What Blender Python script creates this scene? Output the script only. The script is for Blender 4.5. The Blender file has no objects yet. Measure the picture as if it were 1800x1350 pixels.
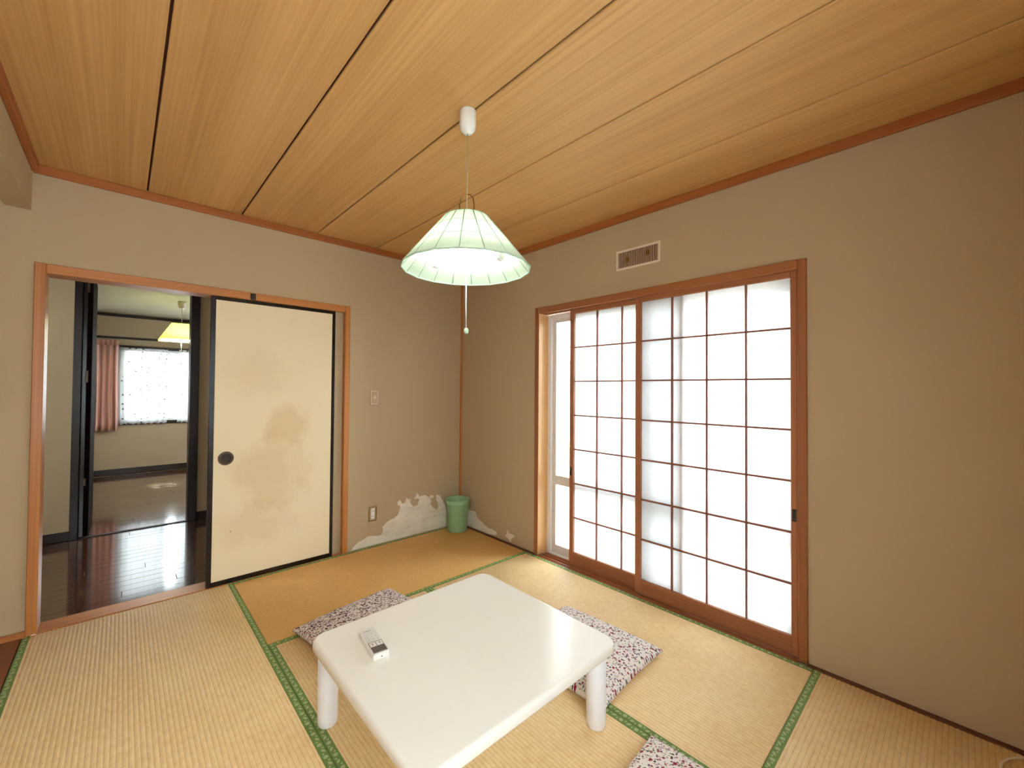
import bpy, bmesh, math, random
from mathutils import Vector, Matrix, noise as mnoise
from mathutils.geometry import delaunay_2d_cdt
random.seed(7)
PI = math.pi
C = bpy.context.scene.collection
SC = bpy.context.scene

# ------------------------------------------------------------------ camera, world, lights, exposure
cam_d = bpy.data.cameras.new('camera')
cam = bpy.data.objects.new('camera', cam_d)
C.objects.link(cam)
SC.camera = cam
cam_d.sensor_width = 36.0
cam_d.lens = 732.03 / 1800 * 36
cam_d.shift_x = 22.65 / 1800
cam_d.shift_y = -2.66 / 1800
cam_d.clip_start = 0.02
cam_d.clip_end = 200
yw, pt, rl = math.radians(42.1631), math.radians(0.9378), math.radians(0.4681)
fwd = Vector((math.sin(yw) * math.cos(pt), math.cos(yw) * math.cos(pt), math.sin(pt)))
rt = Vector((math.cos(yw), -math.sin(yw), 0))
up = rt.cross(fwd)
r2 = rt * math.cos(rl) + up * math.sin(rl)
u2 = -rt * math.sin(rl) + up * math.cos(rl)
M = Matrix((r2, u2, -fwd)).transposed().to_4x4()
M.translation = Vector((-2.2995, -3.0821, 1.2331))
cam.matrix_world = M

world = bpy.data.worlds.new('overcast_sky')
SC.world = world
world.use_nodes = True
wn = world.node_tree
bg = wn.nodes['Background']
bg.inputs[0].default_value = (0.83, 0.92, 1.0, 1)
bg.inputs[1].default_value = 7.0


YREAR = -3.55


def portal(name, loc, rot, sx, sy):
    l = bpy.data.lights.new(name, 'AREA')
    l.shape = 'RECTANGLE'
    l.size, l.size_y = sx, sy
    l.cycles.is_portal = True
    o = bpy.data.objects.new(name, l)
    o.location = loc
    o.rotation_euler = rot
    C.objects.link(o)


portal('portal_garden', (0.24, -1.77, 0.9), (0, PI / 2, 0), 1.85, 1.68)
portal('portal_rear', (-2.27, YREAR - .14, 1.2), (PI / 2, 0, 0), 1.45, 1.55)
portal('portal_hall_end', (-4.34, .95, 1.4), (0, -PI / 2, 0), 1.2, 1.1)
portal('portal_far_side', (.24, 3.5, 1.35), (0, PI / 2, 0), 1.3, 1.7)
portal('portal_far_window', (-1.75, 5.02, 1.25), (-PI / 2, 0, 0), 1.3, 1.15)

SC.view_settings.view_transform = 'Standard'
SC.view_settings.look = 'None'
SC.view_settings.gamma = 1
SC.view_settings.use_curve_mapping = False
SC.view_settings.exposure = 1.27
SC.cycles.use_denoising = True
SC.cycles.max_bounces = 10
SC.cycles.diffuse_bounces = 6
SC.cycles.transparent_max_bounces = 16
SC.cycles.sample_clamp_indirect = 8

LAMP_TUBE = 5.5
FAR_TUBE = 70.0


# ------------------------------------------------------------------ colour and material helpers
def lin(r, g, b):
    f = lambda c: (c / 255) / 12.92 if c / 255 <= 0.04045 else ((c / 255 + 0.055) / 1.055) ** 2.4
    return (f(r), f(g), f(b), 1)


class NT:
    def __init__(s, name):
        s.m = bpy.data.materials.new(name)
        s.m.use_nodes = True
        s.t = s.m.node_tree
        s.p = s.t.nodes['Principled BSDF']
        s.out = s.t.nodes['Material Output']
        s.tc = None

    def n(s, typ, **kw):
        n = s.t.nodes.new(typ)
        for k, v in kw.items():
            if k.startswith('i_'):
                n.inputs[k[2:].replace('_', ' ')].default_value = v
            else:
                setattr(n, k, v)
        return n

    def l(s, a, b):
        s.t.links.new(a, b)

    def co(s, scale=(1, 1, 1), loc=(0, 0, 0)):
        if s.tc is None:
            s.tc = s.n('ShaderNodeTexCoord')
        mp = s.n('ShaderNodeMapping')
        mp.inputs['Scale'].default_value = scale
        mp.inputs['Location'].default_value = loc
        s.l(s.tc.outputs['Object'], mp.inputs['Vector'])
        return mp.outputs[0]

    def noise(s, scale=5, detail=2, rough=0.5, vec=None, dist=0.0):
        n = s.n('ShaderNodeTexNoise')
        n.inputs['Scale'].default_value = scale
        n.inputs['Detail'].default_value = detail
        n.inputs['Roughness'].default_value = rough
        n.inputs['Distortion'].default_value = dist
        s.l(vec if vec is not None else s.co(), n.inputs['Vector'])
        return n.outputs['Fac']

    def vor(s, scale, vec=None, rnd=1.0, feature='F1'):
        n = s.n('ShaderNodeTexVoronoi', feature=feature)
        n.inputs['Scale'].default_value = scale
        n.inputs['Randomness'].default_value = rnd
        s.l(vec if vec is not None else s.co(), n.inputs['Vector'])
        return n

    def ramp(s, fac, stops, interp='LINEAR'):
        r = s.n('ShaderNodeValToRGB')
        r.color_ramp.interpolation = interp
        els = r.color_ramp.elements
        while len(els) < len(stops):
            els.new(0.5)
        for e, (p, c) in zip(els, stops):
            e.position = p
            e.color = c if not isinstance(c, (int, float)) else (c, c, c, 1)
        s.l(fac, r.inputs[0])
        return r.outputs[0]

    def mix(s, fac, a, b, mode='MIX'):
        m = s.n('ShaderNodeMix', data_type='RGBA', blend_type=mode)
        for i, v in ((0, fac), (6, a), (7, b)):
            if isinstance(v, (int, float)):
                m.inputs[i].default_value = v
            elif isinstance(v, tuple):
                m.inputs[i].default_value = v
            else:
                s.l(v, m.inputs[i])
        return m.outputs[2]

    def math(s, op, a, b=0.0, c=None):
        m = s.n('ShaderNodeMath', operation=op)
        for i, v in enumerate((a, b, c)):
            if v is None:
                continue
            if isinstance(v, (int, float)):
                m.inputs[i].default_value = v
            else:
                s.l(v, m.inputs[i])
        return m.outputs[0]

    def xyz(s):
        if s.tc is None:
            s.tc = s.n('ShaderNodeTexCoord')
        n = s.n('ShaderNodeSeparateXYZ')
        s.l(s.tc.outputs['Object'], n.inputs[0])
        return n.outputs

    def base(s, c, rough=0.6, spec=0.5):
        if isinstance(c, tuple):
            s.p.inputs['Base Color'].default_value = c
        else:
            s.l(c, s.p.inputs['Base Color'])
        if isinstance(rough, (int, float)):
            s.p.inputs['Roughness'].default_value = rough
        else:
            s.l(rough, s.p.inputs['Roughness'])
        s.p.inputs['Specular IOR Level'].default_value = spec
        return s

    def bump(s, h, strength=0.3, dist=0.002):
        b = s.n('ShaderNodeBump')
        b.inputs['Strength'].default_value = strength
        b.inputs['Distance'].default_value = dist
        s.l(h, b.inputs['Height'])
        s.l(b.outputs[0], s.p.inputs['Normal'])
        return s


def plain(name, col, rough=0.5, spec=0.5, metal=0.0, var=0.06, nscale=30, bump=0.0):
    k = NT(name)
    f = k.noise(nscale, 3)
    c2 = tuple(max(0, x * (1 - var)) for x in col[:3]) + (1,)
    c1 = tuple(min(1, x * (1 + var)) for x in col[:3]) + (1,)
    k.base(k.mix(f, c2, c1), rough, spec)
    k.p.inputs['Metallic'].default_value = metal
    if bump:
        k.bump(k.noise(nscale * 8, 2), bump, 0.001)
    return k.m


def wood(name, dark, light, axis='z', rough=0.45, fine=60, spec=0.4, bump=0.15, coat=0.0):
    k = NT(name)
    sc = {'x': (0.6, fine, fine), 'y': (fine, 0.6, fine), 'z': (fine, fine, 0.6)}[axis]
    sc2 = {'x': (0.35, 7, 7), 'y': (7, 0.35, 7), 'z': (7, 7, 0.35)}[axis]
    f1 = k.noise(1.0, 4, 0.65, k.co(sc))
    f2 = k.noise(1.0, 2, 0.5, k.co(sc2, (3.1, 1.7, 0.4)))
    f = k.math('ADD', k.math('MULTIPLY', f1, 0.6), k.math('MULTIPLY', f2, 0.4))
    c = k.ramp(f, [(0.32, dark), (0.68, light)])
    k.base(c, rough, spec)
    k.bump(f1, bump, 0.001)
    if coat:
        k.p.inputs['Coat Weight'].default_value = coat
        k.p.inputs['Coat Roughness'].default_value = 0.07
    return k.m


def emit(name, col, strength):
    k = NT(name)
    k.base(col, 0.5)
    k.p.inputs['Emission Color'].default_value = col
    k.p.inputs['Emission Strength'].default_value = strength
    return k.m


# plaster wall
def wall_mat(name, col):
    k = NT(name)
    big = k.noise(1.3, 3, 0.55)
    fine = k.noise(260, 2, 0.6)
    d = tuple(x * 0.93 for x in col[:3]) + (1,)
    l = tuple(min(1, x * 1.05) for x in col[:3]) + (1,)
    c = k.mix(big, d, l)
    c = k.mix(k.math('MULTIPLY', fine, 0.16), c, tuple(x * 0.5 for x in col[:3]) + (1,))
    k.base(c, 0.9, 0.15)
    k.bump(fine, 0.25, 0.0012)
    return k.m


M_WALL = wall_mat('greige_plaster', lin(193, 171, 136))
M_WALL_FAR = wall_mat('far_room_wallpaper', lin(178, 160, 136))
M_CEIL_FAR = wall_mat('far_room_ceiling', lin(205, 196, 175))
M_CEILBOARD = wood('cedar_ceiling_board', lin(190, 142, 84), lin(219, 173, 110), 'y', 0.5, 90, 0.35, 0.03)
M_GAP = plain('dark_joint', lin(80, 38, 18), 0.9)
M_CORNICE = wood('orange_cornice_wood', lin(150, 84, 40), lin(178, 106, 56), 'y', 0.5, 45)
M_CORNICE_X = wood('orange_cornice_wood_x', lin(150, 84, 40), lin(178, 106, 56), 'x', 0.5, 45)
M_POST = wood('orange_frame_wood', lin(166, 98, 44), lin(204, 136, 70), 'z', 0.4, 50, 0.5, 0.1)
M_POST_X = wood('orange_frame_wood_x', lin(168, 100, 48), lin(204, 136, 74), 'x', 0.42, 50, 0.5, 0.1)
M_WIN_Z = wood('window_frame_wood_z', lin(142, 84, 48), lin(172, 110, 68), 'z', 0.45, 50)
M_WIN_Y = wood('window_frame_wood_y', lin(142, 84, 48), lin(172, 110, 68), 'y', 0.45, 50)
M_WIN_LIT = wood('window_wood_lit', lin(196, 142, 84), lin(226, 182, 124), 'z', 0.45, 35)  # paler copy of the frame wood, daylight on the reveal put into its colour
M_SHOJI_Z = wood('shoji_wood_z', lin(150, 92, 58), lin(178, 118, 78), 'z', 0.5, 60)
M_SHOJI_Y = wood('shoji_wood_y', lin(148, 90, 56), lin(176, 116, 76), 'y', 0.5, 60)
M_MUNTIN = plain('shoji_muntin_wood', lin(140, 84, 62), 0.6)
M_HALLFLOOR = wood('dark_hall_floorboard', lin(58, 32, 20), lin(92, 54, 34), 'x', 0.14, 30, 0.5, 0.03, 1.0)
M_ALCOVE = wood('alcove_floor_wood', lin(104, 52, 24), lin(142, 76, 38), 'y', 0.3, 30, 0.5, 0.05)
M_DARKWOOD = wood('black_brown_woodwork', lin(24, 15, 12), lin(44, 28, 22), 'z', 0.35, 40)
M_LACQUER = plain('black_lacquer', lin(22, 15, 14), 0.25, 0.5)
M_WHITE = plain('white_plastic', lin(236, 234, 226), 0.4)
M_IVORY = plain('ivory_plastic', lin(226, 214, 190), 0.45)
M_BEIGEP = plain('beige_plate_plastic', lin(190, 166, 134), 0.45)
M_BRASS = plain('aged_brass', lin(150, 120, 62), 0.4, 0.5, 0.8)
M_BRONZE = plain('dark_bronze', lin(92, 78, 62), 0.4, 0.5, 0.7)
M_DARKMETAL = plain('dark_recess_metal', lin(54, 44, 36), 0.5, 0.5, 0.4)
M_ALU = plain('aluminium_sash', lin(236, 236, 234), 0.4, 0.5, 0.0)
M_ALU_D = plain('weathered_aluminium', lin(222, 216, 210), 0.45, 0.5, 0.0)
M_BLACK = plain('black_plastic', lin(34, 30, 30), 0.5)
M_GREYTXT = plain('grey_print', lin(120, 112, 108), 0.6)
M_LCD = plain('lcd_glass', lin(104, 94, 86), 0.2)


def tatami_mat(name, dark, light, groove):
    k = NT(name)
    x, y, z = k.xyz()
    fib = k.noise(1.0, 3, 0.6, k.co((260, 5, 1)))
    knots = k.noise(1.0, 2, 0.5, k.co((30, 66, 1)))
    blot = k.noise(2.2, 3, 0.55)
    f = k.math('ADD', k.math('MULTIPLY', knots, 0.45), k.math('ADD', k.math('MULTIPLY', fib, 0.25), k.math('MULTIPLY', blot, 0.4)))
    c = k.ramp(f, [(0.38, dark), (0.72, light)])
    w = k.math('ABSOLUTE', k.math('SINE', k.math('MULTIPLY', y, PI / RIDGE)))
    g = k.ramp(w, [(0.0, 1.0), (0.42, 0.0)])
    c = k.mix(k.math('MULTIPLY', g, 0.42), c, groove)
    k.base(c, 0.55, 0.3)
    k.bump(k.math('ADD', fib, knots), 0.35, 0.0012)
    return k.m


RIDGE = 0.0155
M_RUSH = tatami_mat('pale_rush_weave', lin(232, 194, 138), lin(250, 224, 174), lin(176, 130, 78))
M_RUSH_OLD = tatami_mat('amber_rush_weave', lin(216, 168, 98), lin(232, 188, 120), lin(202, 150, 84))


def border_mat():
    k = NT('green_brocade_border')
    x, y, z = k.xyz()
    base = k.mix(k.noise(60, 2), lin(104, 132, 66), lin(126, 150, 86))

    def dots(per, off, cy, rx, ry, tilt=0.0):
        fx = k.math('SUBTRACT', k.math('MODULO', k.math('ADD', x, 20 * per + off), per), per / 2)
        dy = k.math('SUBTRACT', k.math('ABSOLUTE', y), cy)
        fx = k.math('ADD', fx, k.math('MULTIPLY', dy, tilt))
        a = k.math('POWER', k.math('DIVIDE', fx, rx), 2.0)
        b = k.math('POWER', k.math('DIVIDE', dy, ry), 2.0)
        return k.ramp(k.math('ADD', a, b), [(0.5, 0.85), (1.0, 0.0)])
    big = dots(0.062, 0.0, 0.426, 0.0085, 0.009)
    mid = dots(0.062, 0.031, 0.4285, 0.0075, 0.007, 0.7)
    sm1 = dots(0.062, 0.017, 0.431, 0.0038, 0.0042)
    sm2 = dots(0.062, 0.046, 0.423, 0.004, 0.0042)
    s = k.math('MAXIMUM', k.math('MAXIMUM', big, mid), k.math('MAXIMUM', sm1, sm2))
    c = k.mix(k.math('MULTIPLY', s, 0.8), base, lin(196, 204, 156))
    k.base(c, 0.7, 0.2)
    k.bump(k.noise(1.0, 2, 0.5, k.co((500, 500, 1))), 0.3, 0.0006)
    return k.m


M_BORDER = border_mat()


def floral_mat(name, base, cols, dens, thr=0.36):
    k = NT(name)
    c = k.mix(k.noise(14, 2), tuple(x * 0.94 for x in base[:3]) + (1,), base)
    warp = k.co()
    for i, (scale, col, rad, seed) in enumerate(cols):
        vec = k.co((1, 1.15, 0.001), (seed, seed * 1.7, 0))
        v = k.vor(scale, vec, 0.9)
        sep = k.n('ShaderNodeSeparateColor')
        k.l(v.outputs['Color'], sep.inputs[0])
        on = k.ramp(sep.outputs[0], [(dens, 0.0), (dens + 0.02, 1.0)])
        rr = k.math('SUBTRACT', v.outputs['Distance'], k.math('MULTIPLY', sep.outputs[1], 0.14))
        rr = k.math('ADD', rr, k.math('MULTIPLY', k.noise(scale * 2.6, 1, 0.5, vec), 0.10))
        blob = k.ramp(rr, [(rad, 1.0), (rad + 0.07, 0.0)])
        c = k.mix(k.math('MULTIPLY', on, blob), c, col)
    k.base(c, 0.85, 0.1)
    k.bump(k.noise(1.0, 2, 0.5, k.co((700, 700, 1))), 0.25, 0.0005)
    k.p.inputs['Sheen Weight'].default_value = 0.1
    return k.m


M_FLORAL = floral_mat('small_red_floral_cotton', lin(242, 234, 228), [
    (105, lin(176, 156, 156), 0.30, 0.3), (85, lin(120, 124, 108), 0.24, 1.9), (70, lin(112, 92, 110), 0.25, 4.4),
    (62, lin(62, 58, 52), 0.20, 3.1), (56, lin(156, 56, 76), 0.23, 5.2), (42, lin(150, 32, 54), 0.18, 7.7)], 0.42)
M_FLORAL_DARK = floral_mat('dense_plum_floral_cotton', lin(232, 220, 214), [
    (110, lin(150, 124, 122), 0.36, 0.3), (90, lin(108, 84, 90), 0.30, 1.9), (75, lin(96, 62, 76), 0.28, 4.4),
    (64, lin(52, 38, 44), 0.26, 3.1), (48, lin(84, 34, 52), 0.24, 5.2)], 0.36)


def fusuma_mat():
    k = NT('cream_stained_door_paper')
    x, y, z = k.xyz()
    c = k.mix(k.noise(2.0, 2), lin(236, 218, 180), lin(242, 226, 190))
    # water stains: soft brown clouds low and mid, pale upper half
    n = k.noise(5.5, 5, 0.62, k.co((1, 1, 0.8), (2.2, 0, 3.3)), 0.4)

    def blob(cx, cz, rx, rz):
        a = k.math('POWER', k.math('DIVIDE', k.math('SUBTRACT', x, cx), rx), 2.0)
        b = k.math('POWER', k.math('DIVIDE', k.math('SUBTRACT', z, cz), rz), 2.0)
        return k.ramp(k.math('ADD', k.math('ADD', a, b), k.math('MULTIPLY', k.math('SUBTRACT', n, 0.5), 2.4)), [(0.15, 1.0), (1.0, 0.0)])
    s1 = blob(0.06, 0.98, 0.17, 0.17)
    s2 = blob(-0.02, 0.66, 0.30, 0.30)
    s3 = blob(-0.12, 0.34, 0.28, 0.16)
    s4 = blob(-0.12, 1.32, 0.2, 0.2)
    c = k.mix(k.math('MULTIPLY', s1, 0.42), c, lin(214, 176, 124))
    c = k.mix(k.math('MULTIPLY', s2, 0.34), c, lin(208, 172, 120))
    c = k.mix(k.math('MULTIPLY', s3, 0.3), c, lin(216, 178, 138))
    c = k.mix(k.math('MULTIPLY', s4, 0.2), c, lin(208, 180, 136))
    v = k.vor(16, k.co((1, 0.001, 1)), 1.0)
    sep = k.n('ShaderNodeSeparateColor')
    k.l(v.outputs['Color'], sep.inputs[0])
    on = k.ramp(sep.outputs[0], [(0.86, 0.0), (0.88, 1.0)])
    low = k.ramp(z, [(0.45, 1.0), (0.62, 0.0)])
    sp = k.ramp(v.outputs['Distance'], [(0.05, 1.0), (0.09, 0.0)])
    c = k.mix(k.math('MULTIPLY', k.math('MULTIPLY', on, sp), k.math('MULTIPLY', low, 0.7)), c, lin(132, 90, 54))
    k.base(c, 0.8, 0.2)
    k.bump(k.noise(120, 3), 0.12, 0.001)
    return k.m


M_FUSUMA = fusuma_mat()


def translucent(name, col, tcol, trans, transp, rough=0.7, pattern=None):
    """diffuse + translucent + a little clear transmission (paper, lace, thin plastic)"""
    k = NT(name)
    t = k.t
    t.nodes.remove(k.p)
    d = k.n('ShaderNodeBsdfDiffuse')
    tr = k.n('ShaderNodeBsdfTranslucent')
    cl = k.n('ShaderNodeBsdfTransparent')
    m1, m2 = k.n('ShaderNodeMixShader'), k.n('ShaderNodeMixShader')
    d.inputs[0].default_value = col
    tr.inputs[0].default_value = tcol
    if pattern:
        cc = pattern(k, col)
        k.l(cc, d.inputs[0])
        k.l(pattern(k, tcol), tr.inputs[0])
    m1.inputs[0].default_value = trans
    m2.inputs[0].default_value = transp
    k.l(d.outputs[0], m1.inputs[1])
    k.l(tr.outputs[0], m1.inputs[2])
    k.l(m1.outputs[0], m2.inputs[1])
    k.l(cl.outputs[0], m2.inputs[2])
    k.l(m2.outputs[0], k.out.inputs[0])
    return k.m


def paper_pattern(k, col):
    n = k.noise(7, 4, 0.6)
    v = k.noise(60, 3, 0.7)
    f = k.math('ADD', k.math('MULTIPLY', n, 0.5), k.math('MULTIPLY', v, 0.5))
    return k.ramp(f, [(0.35, tuple(x * 0.92 for x in col[:3]) + (1,)), (0.6, col)])


def lace_pattern(k, col):
    v = k.vor(15, k.co((1, 0.001, 1)), 0.35)
    sp = k.ramp(v.outputs['Distance'], [(0.15, 1.0), (0.20, 0.0)])
    sep = k.n('ShaderNodeSeparateColor')
    k.l(v.outputs['Color'], sep.inputs[0])
    tint = k.ramp(sep.outputs[0], [(0.0, lin(96, 44, 34)), (1.0, lin(44, 56, 56))])
    return k.mix(k.math('MULTIPLY', sp, 0.85), col, tint)


M_PAPER = translucent('shoji_paper', (0.82, 0.82, 0.82, 1), (0.86, 0.87, 0.88, 1), 0.62, 0.20, pattern=paper_pattern)
M_FROST = translucent('frosted_glass', (0.6, 0.6, 0.6, 1), (0.9, 0.92, 0.92, 1), 0.85, 0.05)
M_LACE = translucent('dotted_lace', (0.8, 0.8, 0.8, 1), (0.8, 0.8, 0.8, 1), 0.62, 0.10, pattern=lace_pattern)
M_SHADE = translucent('mint_lamp_shade', lin(214, 230, 214), lin(222, 234, 220), 0.5, 0.08)
M_RIB = translucent('mint_shade_rib', lin(196, 222, 200), lin(186, 208, 190), 0.3, 0.0)
M_FARSHADE = translucent('yellow_green_shade', lin(226, 228, 170), lin(232, 234, 170), 0.5, 0.0)
M_TUBE = emit('fluorescent_tube', (1.0, 1.0, 0.97, 1), LAMP_TUBE)
M_TUBE_FAR = emit('far_fluorescent_tube', (1.0, 1.0, 0.9, 1), FAR_TUBE)


def pink_mat():
    k = NT('pink_striped_curtain')
    x, y, z = k.xyz()
    s = k.math('SINE', k.math('MULTIPLY', x, 130))
    c = k.ramp(s, [(0.3, lin(214, 160, 150)), (0.7, lin(236, 204, 196))])
    k.base(c, 0.85, 0.1)
    tr = k.n('ShaderNodeBsdfTranslucent')
    tr.inputs[0].default_value = lin(222, 160, 136)
    mx = k.n('ShaderNodeMixShader')
    mx.inputs[0].default_value = 0.3
    k.l(k.p.outputs[0], mx.inputs[1])
    k.l(tr.outputs[0], mx.inputs[2])
    k.l(mx.outputs[0], k.out.inputs[0])
    return k.m


M_PINK = pink_mat()


def glass_mat():
    k = NT('window_glass')
    k.t.nodes.remove(k.p)
    g = k.n('ShaderNodeBsdfGlossy')
    g.inputs['Roughness'].default_value = 0.02
    cl = k.n('ShaderNodeBsdfTransparent')
    cl.inputs[0].default_value = (0.95, 0.97, 0.96, 1)
    fr = k.n('ShaderNodeFresnel')
    fr.inputs[0].default_value = 1.3
    mx = k.n('ShaderNodeMixShader')
    k.l(fr.outputs[0], mx.inputs[0])
    k.l(cl.outputs[0], mx.inputs[1])
    k.l(g.outputs[0], mx.inputs[2])
    k.l(mx.outputs[0], k.out.inputs[0])
    return k.m


M_GLASS = glass_mat()


def table_mat():
    k = NT('cream_gloss_laminate')
    c = k.mix(k.noise(3.5, 3), lin(245, 242, 233), lin(250, 248, 240))
    k.base(c, 0.2, 0.5)
    return k.m


M_TABLE = table_mat()
M_TABLELEG = plain('white_painted_leg', lin(240, 238, 238), 0.4, 0.5, 0, 0.03, 12)


def plaster_patch_mat():
    k = NT('exposed_white_plaster')
    st = k.noise(1.0, 4, 0.6, k.co((3.5, 3.5, 24)), 0.6)
    bl = k.noise(9, 4, 0.6)
    f = k.math('ADD', k.math('MULTIPLY', st, 0.6), k.math('MULTIPLY', bl, 0.4))
    c = k.ramp(f, [(0.3, lin(206, 198, 176)), (0.5, lin(230, 222, 204)), (0.7, lin(240, 236, 222))])
    k.base(c, 0.9, 0.1)
    k.bump(f, 0.6, 0.004)
    return k.m


M_PATCH = plaster_patch_mat()


def bin_mat():
    k = NT('mint_green_plastic')
    k.base(k.mix(k.noise(8, 2), lin(148, 196, 146), lin(158, 202, 154)), 0.35, 0.5)
    k.p.inputs['Subsurface Weight'].default_value = 0.0
    return k.m


M_BIN = bin_mat()


# ------------------------------------------------------------------ mesh helpers
class MB:
    def __init__(s):
        s.v, s.f, s.sm = [], [], []

    def add(s, vs, fs, smooth=False):
        b = len(s.v)
        s.v += [tuple(v) for v in vs]
        s.f += [tuple(i + b for i in f) for f in fs]
        s.sm += [smooth] * len(fs)
        return s

    def box(s, x0, x1, y0, y1, z0, z1, c=0.0):
        """box with chamfered edges (c = chamfer)"""
        if x0 > x1: x0, x1 = x1, x0
        if y0 > y1: y0, y1 = y1, y0
        if z0 > z1: z0, z1 = z1, z0
        c = min(c, (x1 - x0) * .45, (y1 - y0) * .45, (z1 - z0) * .45)
        if c <= 0:
            v = [(x, y, z) for z in (z0, z1) for y in (y0, y1) for x in (x0, x1)]
            return s.add(v, [(0, 2, 3, 1), (4, 5, 7, 6), (0, 1, 5, 4), (2, 6, 7, 3), (0, 4, 6, 2), (1, 3, 7, 5)])
        bm = bmesh.new()
        bmesh.ops.create_cube(bm, size=1)
        for v in bm.verts:
            v.co = Vector((x0 if v.co.x < 0 else x1, y0 if v.co.y < 0 else y1, z0 if v.co.z < 0 else z1))
        bmesh.ops.bevel(bm, geom=bm.edges[:], offset=c, segments=1, affect='EDGES', profile=.5)
        bm.verts.index_update()
        s.add([v.co.copy() for v in bm.verts], [[v.index for v in f.verts] for f in bm.faces])
        bm.free()
        return s

    def lathe(s, prof, n=32, cx=0, cy=0, smooth=True, a0=0.0):
        """prof: list of (r, z); closed ends where r==0"""
        vs, fs, rows = [], [], []
        for r, z in prof:
            if r <= 1e-6:
                rows.append([len(vs)] * n)
                vs.append((cx, cy, z))
            else:
                rows.append(list(range(len(vs), len(vs) + n)))
                vs += [(cx + r * math.cos(a0 + 2 * PI * i / n), cy + r * math.sin(a0 + 2 * PI * i / n), z) for i in range(n)]
        for a, b in zip(rows, rows[1:]):
            for i in range(n):
                j = (i + 1) % n
                q = [a[i], a[j], b[j], b[i]]
                q = [x for t, x in enumerate(q) if x != q[t - 1]]
                if len(q) >= 3:
                    fs.append(tuple(q))
        return s.add(vs, fs, smooth)

    def tube(s, pts, r, n=8, closed=False, smooth=True):
        pts = [Vector(p) for p in pts]
        vs, fs = [], []
        m = len(pts)
        nrm = None
        for i, p in enumerate(pts):
            if closed:
                t = (pts[(i + 1) % m] - pts[i - 1]).normalized()
            else:
                t = (pts[min(i + 1, m - 1)] - pts[max(i - 1, 0)]).normalized()
            if nrm is None:
                nrm = t.orthogonal().normalized()
            nrm = (nrm - t * nrm.dot(t)).normalized()
            b = t.cross(nrm)
            rr = r[i] if isinstance(r, (list, tuple)) else r
            vs += [p + (nrm * math.cos(2 * PI * k / n) + b * math.sin(2 * PI * k / n)) * rr for k in range(n)]
        segs = m if closed else m - 1
        for i in range(segs):
            for k in range(n):
                a, b_ = i * n, ((i + 1) % m) * n
                fs.append((a + k, a + (k + 1) % n, b_ + (k + 1) % n, b_ + k))
        if not closed:
            fs.append(tuple(range(n - 1, -1, -1)))
            fs.append(tuple((m - 1) * n + k for k in range(n)))
        return s.add(vs, fs, smooth)

    def prism(s, poly, fn, d):
        """poly: 2-D outline; fn(a, b, t) -> 3-D point; extruded by d"""
        n = len(poly)
        vs = [fn(a, b, 0) for a, b in poly] + [fn(a, b, d) for a, b in poly]
        fs = [tuple(range(n)), tuple(range(2 * n - 1, n - 1, -1))]
        fs += [(i, i + n, (i + 1) % n + n, (i + 1) % n) for i in range(n)]
        return s.add(vs, fs)


def acc(o):
    v = Vector((0, 0, 0))
    while o is not None:
        v += o.location
        o = o.parent
    return v


def fin(name, mb, mat, parent=None, world_=True, fix=True):
    """link mb as one mesh object; vertices in world coordinates are made local to the parent"""
    me = bpy.data.meshes.new(name)
    off = acc(parent) if (world_ and parent is not None) else Vector((0, 0, 0))
    me.from_pydata([(x - off.x, y - off.y, z - off.z) for x, y, z in mb.v], [], mb.f)
    me.polygons.foreach_set('use_smooth', mb.sm)
    if fix:
        bm = bmesh.new()
        bm.from_mesh(me)
        bmesh.ops.recalc_face_normals(bm, faces=bm.faces)
        bm.to_mesh(me)
        bm.free()
    me.update()
    me.materials.append(mat)
    o = bpy.data.objects.new(name, me)
    C.objects.link(o)
    o.parent = parent
    return o


def thing(name, label, cat, loc=(0, 0, 0), rz=0.0, group=None):
    o = bpy.data.objects.new(name, None)
    o.empty_display_size = 0.1
    C.objects.link(o)
    o.location = loc
    o.rotation_euler = (0, 0, rz)
    o['label'], o['category'] = label, cat
    if group:
        o['group'] = group
    return o


def struct(name, mb=None, mat=None, loc=(0, 0, 0)):
    if mb is None:
        o = bpy.data.objects.new(name, None)
        C.objects.link(o)
        o.location = loc
    else:
        o = fin(name, mb, mat)
    o['kind'] = 'structure'
    return o


def tag(o, label, cat, group=None):
    o['label'], o['category'] = label, cat
    if group:
        o['group'] = group
    return o


def copy_tree(o, parent=None):
    c = o.copy()
    C.objects.link(c)
    c.parent = parent
    for ch in list(o.children):
        copy_tree(ch, c)
    return c


B = lambda *a, **k: MB().box(*a, **k)

# ------------------------------------------------------------------ room shell
WX, WY = 0.03, 0.01          # inner faces of the window wall and of the door wall
H, HM = 2.336, 2.293         # ceiling boards, lower edge of cornice
YB, XL = -3.55, -2.645       # rear wall, mat edge / alcove line
XA = -3.35                   # far side of the alcove

f = struct('floor', B(XA, WX, YB, WY, -0.16, -0.056), M_GAP)
# window wall with opening  y -2.616..-0.932, z 0..1.847
OY0, OY1, OZ = -2.600, -0.945, 1.835
wr = struct('wall_right', MB().box(WX, .21, YB - .12, OY0, -.05, 2.45).box(WX, .21, OY1, WY + .12, -.05, 2.45)
            .box(WX, .21, OY0, OY1, OZ, 2.45).box(WX, .21, OY0, OY1, -.16, -.012), M_WALL)
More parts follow.
